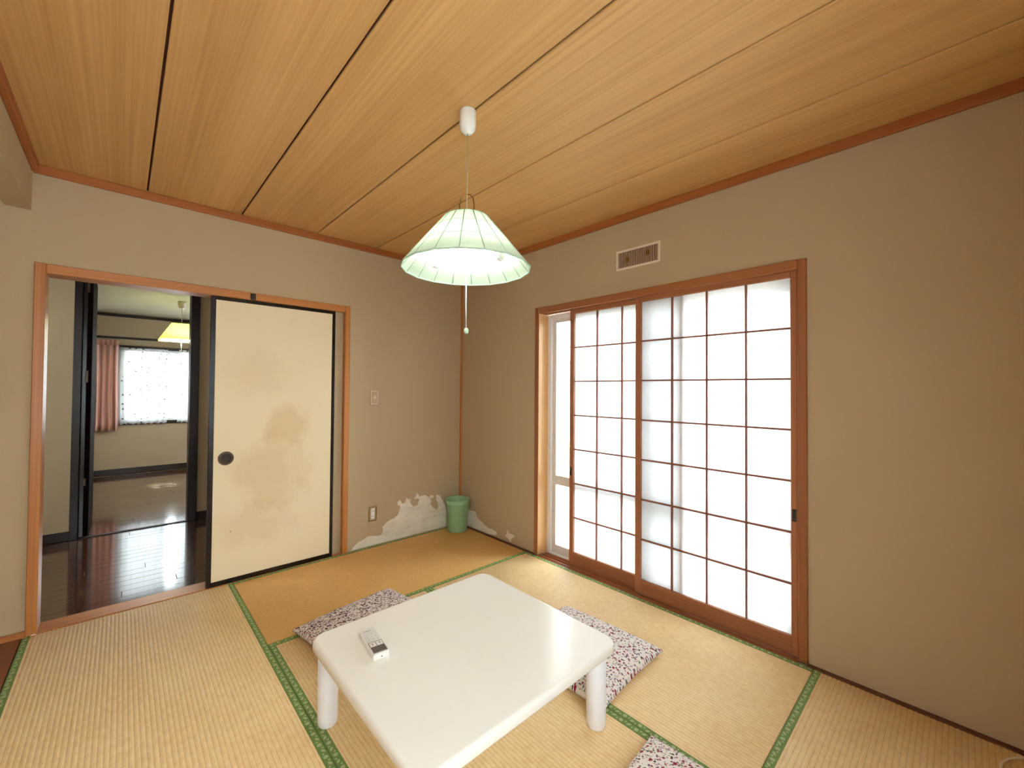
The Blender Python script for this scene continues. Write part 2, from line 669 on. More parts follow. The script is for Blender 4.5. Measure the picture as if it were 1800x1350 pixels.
# door wall with opening x -2.617..-1.044, z 0..1.835
DX0, DX1, DZ = -2.615, -1.045, 1.835
wb = struct('wall_back', MB().box(DX1, WX, WY, .13, -.05, 2.45).box(-4.3, DX0, WY, .13, -.05, 2.45)
            .box(DX0, DX1, WY, .13, DZ, 2.45), M_WALL)
RX0, RX1, RZ0, RZ1 = -2.95, -1.60, .50, 1.90
struct('wall_rear', MB().box(XA - .1, RX0, YB - .12, YB, -.05, 2.45).box(RX1, .21, YB - .12, YB, -.05, 2.45)
       .box(RX0, RX1, YB - .12, YB, -.05, RZ0).box(RX0, RX1, YB - .12, YB, RZ1, 2.45), M_WALL)
struct('wall_left', B(XA - .1, XA, YB, WY, -.05, 2.45), M_WALL)
struct('wall_bulkhead', MB().box(XL - .09, XL - .003, YB, WY, 2.105, 2.45), M_WALL)
struct('ceiling_alcove', B(XA, XL - .09, YB, WY, 2.38, 2.45), M_WALL)

# ceiling boards (grain and joints run from the door wall to the rear wall)
ce = struct('ceiling', B(XL - .01, WX + .01, YB, WY, H + .012, H + .03), M_GAP)
seams = [XL - .003, -2.211, -1.749, -1.283, -.829, -.355, WX]
for i, (a, b) in enumerate(zip(seams, seams[1:])):
    g = .0042
    fin('ceiling_board', B(a + g, b - g, YB + .001, WY, H, H + .011, c=.002), M_CEILBOARD, ce)
# cornice
struct('trim_1', MB().box(WX - .022, WX, YB, WY, HM, H, c=.003), M_CORNICE)
struct('trim_2', MB().box(XL, WX - .022, WY - .022, WY, HM, H, c=.003), M_CORNICE_X)
struct('trim_3', MB().box(XL - .003, XL + .022, YB, WY - .022, HM, H, c=.003), M_CORNICE)
# corner batten
struct('trim_4', MB().box(WX - .018, WX, WY - .018, WY, 0, HM, c=.003), M_POST)
# floor batten along the walls
struct('baseboard_right', B(.0, WX, YB, OY0 - .016, -.05, .002, c=.002), plain('dark_floor_batten', lin(96, 56, 32), .6))
struct('baseboard_right.001', B(.0, WX, OY1 + .016, 0, -.05, .002, c=.002), bpy.data.materials['dark_floor_batten'])
struct('baseboard_alcove', B(XA, DX0 - .017, -.016, WY, .0, .028, c=.003), M_POST_X)

# alcove floor boards
al = struct('floor_alcove', B(XA, XL + .003, YB, WY, -.056, -.006), M_GAP)
for i in range(4):
    w = (XL + .003 - XA) / 4
    fin('floorboard', B(XA + w * i + .001, XA + w * (i + 1) - .001, YB, WY, -.006, .003, c=.001), M_ALCOVE, al)

# plaster patches where the wall finish has peeled (parts of the walls)
def rough_outline(pts, amp, seed, sub=3):
    out = []
    n = len(pts)
    for i in range(n):
        a, b = Vector(pts[i]), Vector(pts[(i + 1) % n])
        L = (b - a).length
        for k in range(sub):
            p = a.lerp(b, k / sub)
            if p.y > .012 and not (abs(p.x) < .14):
                p += Vector((mnoise.noise(Vector((p.x * 60, p.y * 60, seed))), mnoise.noise(Vector((p.x * 60, p.y * 60, seed + 9))))) * amp
            out.append((p.x, p.y))
    return out


def patch(pts, fn, depth, parent, mat, name='plaster_patch', amp=.008, seed=0):
    o2 = [Vector(p) for p in rough_outline(pts, amp, seed)]
    n = len(o2)
    rv, re_, rf_, *_ = delaunay_2d_cdt(o2, [(i, (i + 1) % n) for i in range(n)], [], 1, 1e-6)
    top = [fn(v.x, v.y, depth) for v in rv]
    mb = MB().add(top, [tuple(f_) for f_ in rf_])
    m = len(o2)
    rim = [fn(v.x, v.y, depth) for v in o2] + [fn(v.x, v.y, -.002) for v in o2]
    mb.add(rim, [(i, (i + 1) % m, (i + 1) % m + m, i + m) for i in range(m)])
    return fin(name, mb, mat, parent, fix=False)


back_fn = lambda a, b, t: (a, WY - t, b)
right_fn = lambda a, b, t: (WX - t, a, b)
outline = [(-1.0, .004), (-.985, .02), (-.938, .055), (-.90, .066), (-.856, .082), (-.81, .070), (-.751, .072), (-.735, .10), (-.743, .130), (-.70, .160),
           (-.654, .178), (-.625, .182), (-.603, .205), (-.595, .240), (-.583, .262), (-.612, .280), (-.615, .306), (-.589, .318), (-.570, .285), (-.541, .286), (-.530, .328),
           (-.515, .310), (-.488, .303), (-.494, .275), (-.480, .255), (-.455, .238), (-.425, .245), (-.412, .268), (-.405, .292), (-.422, .303), (-.455, .302), (-.440, .330), (-.436, .355),
           (-.420, .345), (-.406, .313), (-.35, .318), (-.320, .300), (-.300, .285), (-.287, .25), (-.295, .226), (-.26, .19), (-.226, .165), (-.212, .185), (-.214, .22), (-.232, .25), (-.239, .291),
           (-.215, .300), (-.195, .288), (-.167, .238), (-.140, .20), (-.125, .15), (-.06, .14), (-.012, .12), (-.012, .004)]
patch(outline, back_fn, .0016, wb, M_PATCH, seed=1)
patch([(-.31, .29), (-.285, .278), (-.262, .283), (-.268, .302), (-.29, .306)], back_fn, .0016, wb, M_PATCH, amp=.005, seed=5)
patch([(-.02, .15), (-.16, .150), (-.207, .150), (-.240, .112), (-.263, .100), (-.325, .070), (-.39, .052), (-.44, .058), (-.487, .048), (-.502, .022), (-.45, .012), (-.401, .004), (-.02, .004)],
      right_fn, .0016, wr, M_PATCH, seed=2)
patch([(-.628, .100), (-.645, .075), (-.690, .078), (-.712, .063), (-.690, .052), (-.672, .042), (-.668, .012), (-.650, .018), (-.628, .030), (-.598, .047), (-.618, .060)],
      right_fn, .0016, wr, M_PATCH, seed=3, amp=.005)

# ------------------------------------------------------------------ tatami mats
TW, TL = .88, 1.76


def rush_mesh(bw=.028):
    mb = MB()
    y0, y1 = -TW / 2 + bw - .002, TW / 2 - bw + .002
    ys = []
    step = RIDGE / 6
    n = int((y1 - y0) / step)
    prof = []
    for i in range(n + 1):
        y = y0 + (y1 - y0) * i / n
        h = abs(math.sin(PI * y / RIDGE)) ** .6
        prof.append((y, -.0014 + .0014 * h))
    prof = [(y0, -.05)] + prof + [(y1, -.05)]
    x0, x1 = -TL / 2 + .0012, TL / 2 - .0012
    vs, fs = [], []
    xs = [x0, x0 + .002, x1 - .002, x1]
    for xi, x in enumerate(xs):
        dz = -.0015 if xi in (0, 3) else 0
        vs += [(x, y, z + dz) for y, z in prof]
    m = len(prof)
    for a in range(3):
        for i in range(m - 1):
            fs.append((a * m + i, (a + 1) * m + i, (a + 1) * m + i + 1, a * m + i + 1))
    fs.append(tuple(range(m)))
    fs.append(tuple(range(4 * m - 1, 3 * m - 1, -1)))
    mb.add(vs, fs, True)
    return mb


def make_mat(label, mat):
    t = thing('tatami_mat', label, 'tatami mat', group='tatami mats covering the floor')
    fin('rush_surface', rush_mesh(), mat, t, False)
    for s in (1, -1):
        y0, y1 = s * (TW / 2 - .028), s * (TW / 2 - .0008)
        fin('cloth_border', B(-TL / 2 + .0008, TL / 2 - .0008, y0, y1, -.0505, .0012, c=.0012), M_BORDER, t, False)
    return t


A = make_mat('amber brown tatami mat along the door wall with the green bin on it', M_RUSH_OLD)
A.location = (-TL / 2, -TW / 2, 0)
P = make_mat('pale tatami mat in front of the open doorway, reaching the alcove', M_RUSH)
for k, (x, y, r, lb) in enumerate([
    (-2.5 * TW, -TL / 2, PI / 2, None),
    (-1.5 * TW, -TW - TL / 2, PI / 2, 'pale tatami mat lying under the white low table'),
    (-.5 * TW, -TW - TL / 2, -PI / 2, 'pale tatami mat running along the shoji window'),
    (-TL / 2, -3.5 * TW, PI, 'pale tatami mat at lower right, beyond the window, against the bare wall'),
    (-2.5 * TW, -3 * TW, PI / 2, 'pale tatami mat by the alcove, next behind the doorway mat')]):
    o = P if k == 0 else copy_tree(P)
    o.location = (x, y, 0)
    o.rotation_euler = (0, 0, r)
    if lb:
        o['label'] = lb

# ------------------------------------------------------------------ doorway frame (door_1), stained sliding door, corridor
d1 = struct('door_1', loc=(-1.83, 0, 0))
fin('jamb', B(-2.632, -2.592, -.004, .125, 0, 1.849, c=.003), M_POST, d1)
fin('jamb', B(-1.069, -1.029, -.004, .125, 0, 1.849, c=.003), M_POST, d1)
fin('header', B(-2.592, -1.069, -.002, .125, 1.800, 1.848, c=.003), M_POST_X, d1)
fin('threshold', B(-2.592, -1.069, .001, .125, -.05, .004, c=.002), M_POST_X, d1)
fin('side_panel', B(-1.80, -1.069, .036, .10, .004, 1.800), M_WALL, d1)

t = thing('sliding_door', 'cream papered sliding door with brown water stains and black lacquer frame', 'sliding door', (-1.52, .012, 0))
fx0, fx1, fz1 = -1.902, -1.140, 1.797
fin('paper_panel', B(fx0 + .02, fx1 - .02, .0035, .019, .02, fz1 - .02), M_FUSUMA, t)
for a, b in ((fx0, fx0 + .027), (fx1 - .022, fx1)):
    fin('stile', B(a, b, .0, .024, .002, fz1, c=.002), M_LACQUER, t)
fin('rail', B(fx0 + .027, fx1 - .022, .0, .024, fz1 - .022, fz1, c=.002), M_LACQUER, t)
fin('rail', B(fx0 + .027, fx1 - .022, .0, .024, .002, .032, c=.002), M_LACQUER, t)
pull = MB()
prof = [(.0, .0), (.028, .0), (.029, .0045), (.0335, .006), (.036, .0045), (.0395, .0055), (.0425, .0)]
n = 32
vs, fs = [], []
for r, d in prof:
    vs += [(-1.809 + r * math.cos(2 * PI * i / n), .0035 - d - (0.001 if r > .02 else 0), .787 + r * 1.0 * math.sin(2 * PI * i / n)) for i in range(n)]
for a in range(len(prof) - 1):
    for i in range(n):
        j = (i + 1) % n
        fs.append((a * n + i, a * n + j, (a + 1) * n + j, (a + 1) * n + i))
pull.add(vs, fs, True)
pl = fin('finger_pull', pull, M_BRONZE, t)
cup = MB()
cup.add([(-1.809 + .0275 * math.cos(2 * PI * i / 24), .0022, .787 + .0275 * math.sin(2 * PI * i / 24)) for i in range(24)] + [(-1.809, .0034, .787)],
        [(i, (i + 1) % 24, 24) for i in range(24)], True)
fin('pull_cup', cup, M_DARKMETAL, pl)
hk = thing('header_hook', 'small dark metal hook screwed to the door header', 'hook', (-1.676, -.003, 1.80))
fin('plate', MB().box(-1.692, -1.661, -.007, -.002, 1.803, 1.842, c=.001), M_DARKMETAL, hk)
fin('lip', MB().box(-1.690, -1.663, -.016, -.006, 1.800, 1.810, c=.002), M_DARKMETAL, hk)

# corridor
CY = 1.683     # face of the second wall
FY = 4.806     # face of the far wall
fh = struct('floor_hall', B(-4.3, .2, .125, FY + .1, -.12, -.014), M_GAP)
bw = .0885
rows = int((FY - .125) / bw)
for i in range(rows):
    y0 = .126 + i * bw
    if y0 > FY:
        break
    br = -2.6 + .6 * math.sin(i * 12.9898) * 1.3
    for a, b in ((-4.3, br), (br, .2)):
        dz = .0004 * math.sin(i * 7.3 + a)
        fin('floorboard', B(a + .0006, b - .0006, y0 + .0006, min(y0 + bw, FY + .05) - .0006, -.014, -.001 + dz, c=.0012), M_HALLFLOOR, fh)
struct('wall_hall', MB().box(-4.3, -2.585, CY, CY + .11, -.02, 2.42).box(-1.772, .2, CY, CY + .11, -.02, 2.42)
       .box(-2.585, -1.772, CY, CY + .11, 2.24, 2.42), M_WALL)
HW = (.45, 1.45, .85, 1.95)      # unseen corridor end window, added to light the hall
FW = (2.7, 4.3, .75, 1.95)       # unseen side window, added to brighten the far room
struct('wall_hall_end', MB().box(-4.3, -4.2, .13, HW[0], -.02, 2.45).box(-4.3, -4.2, HW[1], FY, -.02, 2.45)
       .box(-4.3, -4.2, HW[0], HW[1], -.02, HW[2]).box(-4.3, -4.2, HW[0], HW[1], HW[3], 2.45)
       .box(.1, .2, .13, FW[0], -.02, 2.45).box(.1, .2, FW[1], FY, -.02, 2.45).box(.1, .2, FW[0], FW[1], -.02, FW[2]).box(.1, .2, FW[0], FW[1], FW[3], 2.45), M_WALL)
for nm, x, (a, b, c, d) in (('added_window_4', -4.25, HW), ('added_window_5', .15, FW)):
    wv = struct(nm, loc=(x, (a + b) / 2, c))
    fin('frame', MB().box(x - .06, x + .06, a - .02, b + .02, c - .02, c + .02).box(x - .06, x + .06, a - .02, b + .02, d - .02, d + .02)
        .box(x - .06, x + .06, a - .02, a + .02, c, d).box(x - .06, x + .06, b - .02, b + .02, c, d).box(x - .02, x + .02, (a + b) / 2 - .02, (a + b) / 2 + .02, c, d), M_DARKWOOD, wv)
    fin('frosted_pane', B(x - .002, x - .001, a + .015, b - .015, c + .015, d - .015), M_FROST, wv)
struct('ceiling_hall', B(-4.3, .2, .13, CY + .11, 2.40, 2.46), M_CEIL_FAR)
struct('baseboard_hall', B(-4.2, -2.589, CY - .014, CY, 0, .075, c=.003), M_DARKWOOD)
struct('baseboard_hall.001', B(-1.768, .1, CY - .014, CY, 0, .075, c=.003), M_DARKWOOD)
d2 = struct('door_2', loc=(-2.18, CY, 0))
fin('jamb', B(-2.592, -2.544, CY - .022, CY + .12, 0, 2.26, c=.003), M_DARKWOOD, d2)
fin('jamb', B(-1.836, -1.768, CY - .022, CY + .12, 0, 2.26, c=.003), M_DARKWOOD, d2)
fin('header', B(-2.544, -1.836, CY - .022, CY + .12, 2.19, 2.26, c=.003), M_DARKWOOD, d2)
fin('threshold', B(-2.544, -1.836, CY - .006, CY + .03, -.01, .006, c=.002), M_BLACK, d2)
t = thing('folded_door', 'nearly black folding door edge stacked against the left doorway post', 'door', (-2.512, CY + .05, 0))
fin('leaf', B(-2.542, -2.514, CY + .012, CY + .75, .008, 2.185, c=.003), M_LACQUER, t)
fin('leaf', B(-2.512, -2.485, CY + .018, CY + .75, .008, 2.185, c=.003), plain('matt_black_door', lin(26, 18, 16), .85, .05), t)
for z0, z1 in ((1.24, 1.36), (.40, .48), (1.98, 2.08)):
    fin('hinge', B(-2.522, -2.505, CY + .006, CY + .016, z0 + .02, z1, c=.002), M_BRONZE, t)

# far room
struct('wall_far', MB().box(-4.3, -2.33, FY, FY + .12, -.02, 2.4).box(-.95, .2, FY, FY + .12, -.02, 2.4)
       .box(-2.33, -.95, FY, FY + .12, 1.795, 2.4).box(-2.33, -.95, FY, FY + .12, -.02, .705), M_WALL_FAR)
struct('ceiling_far', B(-4.3, .2, CY + .11, FY + .12, 2.262, 2.36), M_CEIL_FAR)
struct('trim_5', B(-4.2, .1, FY - .02, FY, 2.205, 2.245, c=.003), M_DARKWOOD)
struct('trim_6', B(-4.2, .1, FY - .02, FY, 1.895, 1.925, c=.003), M_DARKWOOD)
struct('baseboard_far', B(-4.2, .1, FY - .016, FY, 0, .082, c=.003), M_DARKWOOD)
w2 = struct('window_2', loc=(-1.64, FY, .7))
fin('frame', MB().box(-2.33, -.95, FY - .012, FY + .10, 1.765, 1.795, c=.002).box(-2.33, -.95, FY - .012, FY + .10, .69, .735, c=.002)
    .box(-2.33, -2.29, FY - .012, FY + .10, .73, 1.77).box(-.99, -.95, FY - .012, FY + .10, .73, 1.77), M_DARKWOOD, w2)
for a, b, y in ((-2.29, -1.77, FY + .05), (-1.82, -.99, FY + .075)):
    sf = fin('sash', MB().box(a, a + .035, y, y + .022, .735, 1.765, c=.002).box(b - .035, b, y, y + .022, .735, 1.765, c=.002)
             .box(a + .035, b - .035, y, y + .022, 1.735, 1.765).box(a + .035, b - .035, y, y + .022, .735, .77), M_ALU, w2)
    fin('pane', B(a + .03, b - .03, y + .008, y + .012, .765, 1.74), M_GLASS, sf)
fin('latch', B(-1.80, -1.782, FY + .038, FY + .05, 1.16, 1.21, c=.003), M_ALU_D, w2)


def curtain(name, label, x0, x1, z0, z1, y, mat, amp, waves, gather, seed, hem=0, head=None, cat='curtain'):
    t = thing(name, label, cat, ((x0 + x1) / 2, y, z0))
    mb = MB()
    nx, nz = waves * 10, 14
    vs, fs = [], []
    for k in range(nz + 1):
        q = k / nz
        z = z1 + (z0 - z1) * q
        for i in range(nx + 1):
            u = i / nx
            x = x0 + (x1 - x0) * u + gather * (1 - q) * (u - 1) * 0 + .006 * math.sin(seed + q * 4 + u * 9)
            a = amp * (.45 + .55 * q)
            yy = y + a * math.sin(u * waves * 2 * PI + seed + .5 * math.sin(q * 3 + seed)) + a * .35 * math.sin(u * waves * PI * 1.3 + 2 * seed)
            zz = z + (.006 * math.sin(u * waves * 2 * PI + seed) if q == 1 else 0)
            vs.append((x, yy, zz))
    for k in range(nz):
        for i in range(nx):
            a = k * (nx + 1) + i
            fs.append((a, a + 1, a + nx + 2, a + nx + 1))
    mb.add(vs, fs, True)
    o = fin('cloth', mb, mat, t)
    md = o.modifiers.new('thick', 'SOLIDIFY')
    md.thickness = .0012
    if head:
        mh = MB()
        m = int((x1 - x0) / .016)
        for i in range(m):
            xx = x0 + (x1 - x0) * (i + .5) / m
            mh.tube([(xx, y - amp * .3, z1 - head), (xx, y - amp * .5 - .006, z1 - head / 2), (xx, y - amp * .3, z1)], .0062, 6)
        fin('pleated_heading', mh, mat, t)['label'] = 'tightly pleated curtain heading'
    return t


curtain('pink_curtain', 'dusty pink striped curtain gathered left of the far window', -2.78, -2.335, .625, 1.868, FY - .075, M_PINK, .020, 7, .02, 1.3, head=.075)
curtain('lace_curtain', 'white dotted lace curtain over the left pane of the far window', -2.40, -1.803, .70, 1.775, FY - .042, M_LACE, .010, 9, 0, 2.1, head=.035)
curtain('lace_curtain', 'narrow white dotted lace curtain hanging right of the bare glass strip', -1.675, -1.36, .70, 1.785, FY - .042, M_LACE, .010, 5, 0, .4, head=.035)
t = thing('curtain_rod', 'thin dark curtain rod carrying the lace over the far window', 'curtain rod', (-1.7, FY - .042, 1.79))
fin('rod', MB().tube([(-2.45, FY - .042, 1.80), (-.9, FY - .042, 1.80)], .007), M_DARKWOOD, t)
for x in (-2.44, -.92):
    fin('bracket', B(x - .006, x + .006, FY - .045, FY, 1.792, 1.808), M_DARKWOOD, t)

# far pendant lamp
px, py = -1.774, 3.244
t = thing('pendant_lamp', 'yellow-green square pendant lamp in the far room seen through the doorway', 'lamp', (px, py, 1.786))
fin('ceiling_rose', MB().lathe([(0, 2.262), (.042, 2.262), (.042, 2.235), (.03, 2.185), (0, 2.18)], 20, px, py), M_IVORY, t)
fin('cord', MB().tube([(px, py, 2.19), (px, py, 1.99)], .0035), M_WHITE, t)
sh = MB()
a_, b_ = .10, .21
zt, zb = 1.988, 1.80
cs = [(-1, -1), (1, -1), (1, 1), (-1, 1)]
for (ra, za, rb, zb2) in ((a_, zt, b_, zb), (b_, zb, b_ - .004, zb - .014)):
    vs = [(px + c[0] * ra, py + c[1] * ra, za) for c in cs] + [(px + c[0] * rb, py + c[1] * rb, zb2) for c in cs]
    sh.add(vs, [(i, (i + 1) % 4, (i + 1) % 4 + 4, i + 4) for i in range(4)])
o = fin('shade', sh, M_FARSHADE, t, fix=False)
md = o.modifiers.new('thick', 'SOLIDIFY')
md.thickness = .003
fin('shade_cap', B(px - a_ - .004, px + a_ + .004, py - a_ - .004, py + a_ + .004, zt - .002, zt + .012, c=.003), M_BRONZE, t)
ring = lambda cx, cy, z, r, n=40: [(cx + r * math.cos(2 * PI * i / n), cy + r * math.sin(2 * PI * i / n), z) for i in range(n)]
fin('ring_tube', MB().tube(ring(px, py, 1.81, .13), .015, 8, True), M_TUBE_FAR, t)
fin('pull_cord', MB().tube([(px, py, 1.80), (px, py, 1.66)], .002), M_WHITE, t)

# ------------------------------------------------------------------ window_1: wooden frame, aluminium garden door, shoji
w1 = struct('window_1', loc=(WX, -1.77, 0))
fin('jamb', B(WX - .012, .125, OY1 - .02, OY1 + .018, 0, 1.849, c=.003), M_WIN_LIT, w1)['label'] = 'reveal of the frame with a sunlit tone painted into its wood'
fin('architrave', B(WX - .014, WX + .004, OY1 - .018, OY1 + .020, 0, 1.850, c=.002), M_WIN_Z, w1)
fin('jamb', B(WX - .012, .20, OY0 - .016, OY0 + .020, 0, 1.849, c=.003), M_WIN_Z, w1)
hd = MB()
hd.box(WX - .014, WX + .008, OY0 + .02, OY1 - .02, 1.803, 1.849, c=.002)
hd.box(WX + .008, .2, OY0 + .02, OY1 - .02, 1.822, 1.849)
for a in (.037, .066, .098):
    hd.box(a, a + .012, OY0 + .02, OY1 - .02, 1.805, 1.823)
fin('header', hd, M_WIN_Y, w1)
sl = MB()
sl.box(WX - .030, .2, OY0 + .02, OY1 - .02, -.05, -.008)
for a in (.0, .028, .068, .102):
    sl.box(a + (.0 if a else .001), a + .012, OY0 + .02, OY1 - .02, -.009, .001, c=.001)
fin('sill_track', sl, M_WIN_Y, w1)
# aluminium frame and sliding sashes
ax = .148
af = MB()
af.box(.125, .21, OY1 - .052, OY1 - .018, -.012, 1.80, c=.002)
af.box(.125, .21, OY0 + .018, OY0 + .05, -.012, 1.80, c=.002)
af.box(.125, .21, OY0 + .05, OY1 - .052, 1.772, 1.805, c=.002)
af.box(.125, .21, OY0 + .05, OY1 - .052, -.03, .004, c=.002)
fin('aluminium_frame', af, M_ALU, w1)
for a, b, x in ((-1.80, OY1 - .052, .140), (OY0 + .05, -1.75, .170)):
    sb = MB()
    sb.box(x, x + .026, b - .035, b, .004, 1.772, c=.002)
    sb.box(x, x + .026, a, a + .035, .004, 1.772, c=.002)
    sb.box(x, x + .026, a + .035, b - .035, 1.742, 1.772, c=.002)
    sb.box(x, x + .026, a + .035, b - .035, .004, .068, c=.002)
    sb.box(x - .002, x + .026, a + .035, b - .035, .520, .588, c=.003)
    so = fin('glass_door', sb, M_ALU_D, w1)
    fin('pane', B(x + .010, x + .014, a + .03, b - .03, .06, .525), M_GLASS, so)
    fin('pane', B(x + .010, x + .014, a + .03, b - .03, .585, 1.745), M_GLASS, so)

# unseen window added behind the camera for frontal light: frosted panes in a wooden frame
w3 = struct('unseen_window_3', loc=((RX0 + RX1) / 2, YB, RZ0))
fin('frame', MB().box(RX0 - .03, RX1 + .03, YB - .12, YB + .012, RZ0 - .03, RZ0 + .012, c=.003).box(RX0 - .03, RX1 + .03, YB - .12, YB + .012, RZ1 - .012, RZ1 + .03, c=.003)
    .box(RX0 - .03, RX0 + .012, YB - .12, YB + .012, RZ0, RZ1, c=.003).box(RX1 - .012, RX1 + .03, YB - .12, YB + .012, RZ0, RZ1, c=.003), M_POST_X, w3)
for a, b, y in ((RX0 + .012, -2.26, YB - .05), (-2.30, RX1 - .012, YB - .08)):
    so = fin('sash', MB().box(a, a + .035, y, y + .025, RZ0 + .012, RZ1 - .012).box(b - .035, b, y, y + .025, RZ0 + .012, RZ1 - .012)
             .box(a, b, y, y + .025, RZ0 + .012, RZ0 + .05).box(a, b, y, y + .025, RZ1 - .05, RZ1 - .012), M_ALU, w3)
    fin('frosted_pane', B(a + .03, b - .03, y + .010, y + .011, RZ0 + .045, RZ1 - .045), M_FROST, so)

ZR = [.088 + (1.776 - .088) * i / 7 for i in range(8)]


def shoji(label, ya, yb, x, pull_y):
    """ya < yb; room-side face of the frame at x"""
    t = thing('shoji_screen', label, 'sliding screen', (x + .014, (ya + yb) / 2, 0), group='paper shoji screens in the window')
    th = .028
    st = .034
    z0, z1 = .002, 1.806
    for a, b in ((ya, ya + .030), (yb - st, yb)):
        fin('stile', B(x, x + th, a, b, z0, z1, c=.0015), M_SHOJI_Z, t)
    a, b = ya + .030, yb - st
    fin('rail', B(x + .001, x + th - .001, a, b, 1.776, z1, c=.0015), M_SHOJI_Y, t)
    fin('rail', B(x + .001, x + th - .001, a, b, z0, .088, c=.0015), M_SHOJI_Y, t)
    ks = [a + (b - a) * i / 4 for i in range(1, 4)]
    for y in ks:
        fin('vertical_muntin', B(x + .005, x + .019, y - .004, y + .004, .088, 1.776), M_MUNTIN, t)
    for z in ZR[1:-1]:
        fin('horizontal_muntin', B(x + .007, x + .0185, a, b, z - .0045, z + .0045), M_MUNTIN, t)
    fin('paper', B(x + .0195, x + .0200, a - .002, b + .002, .086, 1.778), M_PAPER, t)
    fp = fin('finger_pull', B(x - .0012, x + .003, pull_y - .008, pull_y + .008, .625, .683, c=.001), M_BLACK, t)
    fp['label'] = 'black recessed finger pull'
    return t


shoji('front paper shoji screen closed against the right window jamb', -2.578, -1.745, WX + .012, -2.561)
shoji('rear paper shoji screen, slid half behind the front one, beside the open gap', -2.035, -1.212, WX + .046, -1.226)

# ------------------------------------------------------------------ wall fittings
v = thing('air_vent', 'cream framed wall vent with thin vertical bars above the window', 'vent', (WX, -1.767, 2.05))
y0, y1, z0, z1 = -1.912, -1.620, 1.989, 2.115
fin('frame', MB().box(WX - .008, WX, y0, y1, z1 - .014, z1, c=.002).box(WX - .008, WX, y0, y1, z0, z0 + .014, c=.002)
    .box(WX - .008, WX, y0, y0 + .014, z0 + .014, z1 - .014, c=.002).box(WX - .008, WX, y1 - .014, y1, z0 + .014, z1 - .014, c=.002), M_IVORY, v)
fin('backing', B(WX - .0015, WX - .0005, y0 + .012, y1 - .012, z0 + .012, z1 - .012), plain('vent_dark_backing', lin(84, 54, 42), .9), v)
ns = 24
for i in range(ns):
    yy = y0 + .014 + (y1 - y0 - .028) * (i + .5) / ns
    fin('bar', B(WX - .006, WX - .0016, yy - .0022, yy + .0022, z0 + .013, z1 - .013), bpy.data.materials['beige_plate_plastic'], v)
for yy, zz in ((-1.70, 2.046), (-1.835, 2.062)):
    fin('shutter_knob', MB().box(WX - .018, WX - .005, yy - .012, yy + .012, zz - .016, zz + .016, c=.005)
        .box(WX - .024, WX - .016, yy - .003, yy + .003, zz - .016, zz + .016, c=.002), M_BRASS, v)

s = thing('light_switch', 'beige light switch plate on the wall right of the sliding door', 'light switch', (-.827, WY, 1.16))
fin('plate', B(-.862, -.792, WY - .007, WY, 1.100, 1.220, c=.003), M_BEIGEP, s)
fin('rim', MB().box(-.857, -.797, WY - .0085, WY - .006, 1.108, 1.112).box(-.857, -.797, WY - .0085, WY - .006, 1.208, 1.212)
    .box(-.857, -.853, WY - .0085, WY - .006, 1.108, 1.212).box(-.801, -.797, WY - .0085, WY - .006, 1.108, 1.212), M_IVORY, s)
fin('toggle', B(-.838, -.816, WY - .013, WY - .006, 1.149, 1.172, c=.003), M_IVORY, s)
s = thing('wall_outlet', 'gold rimmed wall socket with white insert low beside the peeled plaster', 'socket', (-.828, WY, .25))
fin('plate', B(-.863, -.793, WY - .006, WY, .190, .312, c=.003), M_BEIGEP, s)
fin('rim', MB().box(-.859, -.797, WY - .0085, WY - .005, .196, .202).box(-.859, -.797, WY - .0085, WY - .005, .300, .306)
    .box(-.859, -.853, WY - .0085, WY - .005, .196, .306).box(-.803, -.797, WY - .0085, WY - .005, .196, .306), M_BRASS, s)
ins = fin('insert', B(-.842, -.814, WY - .010, WY - .005, .213, .292, c=.002), M_WHITE, s)
for zz in (.233, .272):
    fin('slot', MB().box(-.836, -.833, WY - .0106, WY - .0098, zz - .006, zz + .006).box(-.823, -.820, WY - .0106, WY - .0098, zz - .006, zz + .006), M_GREYTXT, ins)
fin('screw', MB().box(-.789, -.783, WY - .003, WY, .222, .230, c=.001), M_IVORY, s)

# ------------------------------------------------------------------ pendant lamp
lx, ly = -1.300, -1.780
t = thing('pendant_lamp', 'mint faceted conical pendant lamp glowing over the low table', 'lamp', (lx, ly, 1.44))
fin('ceiling_rose', MB().lathe([(0, H), (.031, H), (.033, H - .004), (.033, H - .055), (.030, H - .074), (.019, H - .088), (.006, H - .092), (0, H - .092)], 32, lx, ly), M_WHITE, t)
fin('cord', MB().tube([(lx, ly, H - .09), (lx, ly, 1.90)], .0024), M_BEIGEP, t)
arch = [(lx - .027 * rt.x, ly - .027 * rt.y, 1.905), (lx - .029 * rt.x, ly - .029 * rt.y, 1.96), (lx - .024 * rt.x, ly - .024 * rt.y, 1.99), (lx - .012 * rt.x, ly - .012 * rt.y, 2.003),
        (lx + .012 * rt.x, ly + .012 * rt.y, 2.003), (lx + .024 * rt.x, ly + .024 * rt.y, 1.99), (lx + .029 * rt.x, ly + .029 * rt.y, 1.96), (lx + .027 * rt.x, ly + .027 * rt.y, 1.905)]
fin('hanger', MB().tube(arch, .0024), M_BRASS, t)
fin('canopy_hub', MB().lathe([(0, 1.925), (.02, 1.922), (.024, 1.905), (.075, 1.900), (.078, 1.892), (0, 1.890)], 24, lx, ly), M_BRASS, t)
NS = 18
zt, zb, rt_, rb_ = 1.905, 1.706, .090, .252
A0 = .12
sh = MB()
sh.lathe([(rt_ - .022, zt + .006), (rt_, zt), (rb_, zb)], NS, lx, ly, False, A0)
o = fin('shade', sh, M_SHADE, t, fix=False)
md = o.modifiers.new('thick', 'SOLIDIFY')
md.thickness = .0012


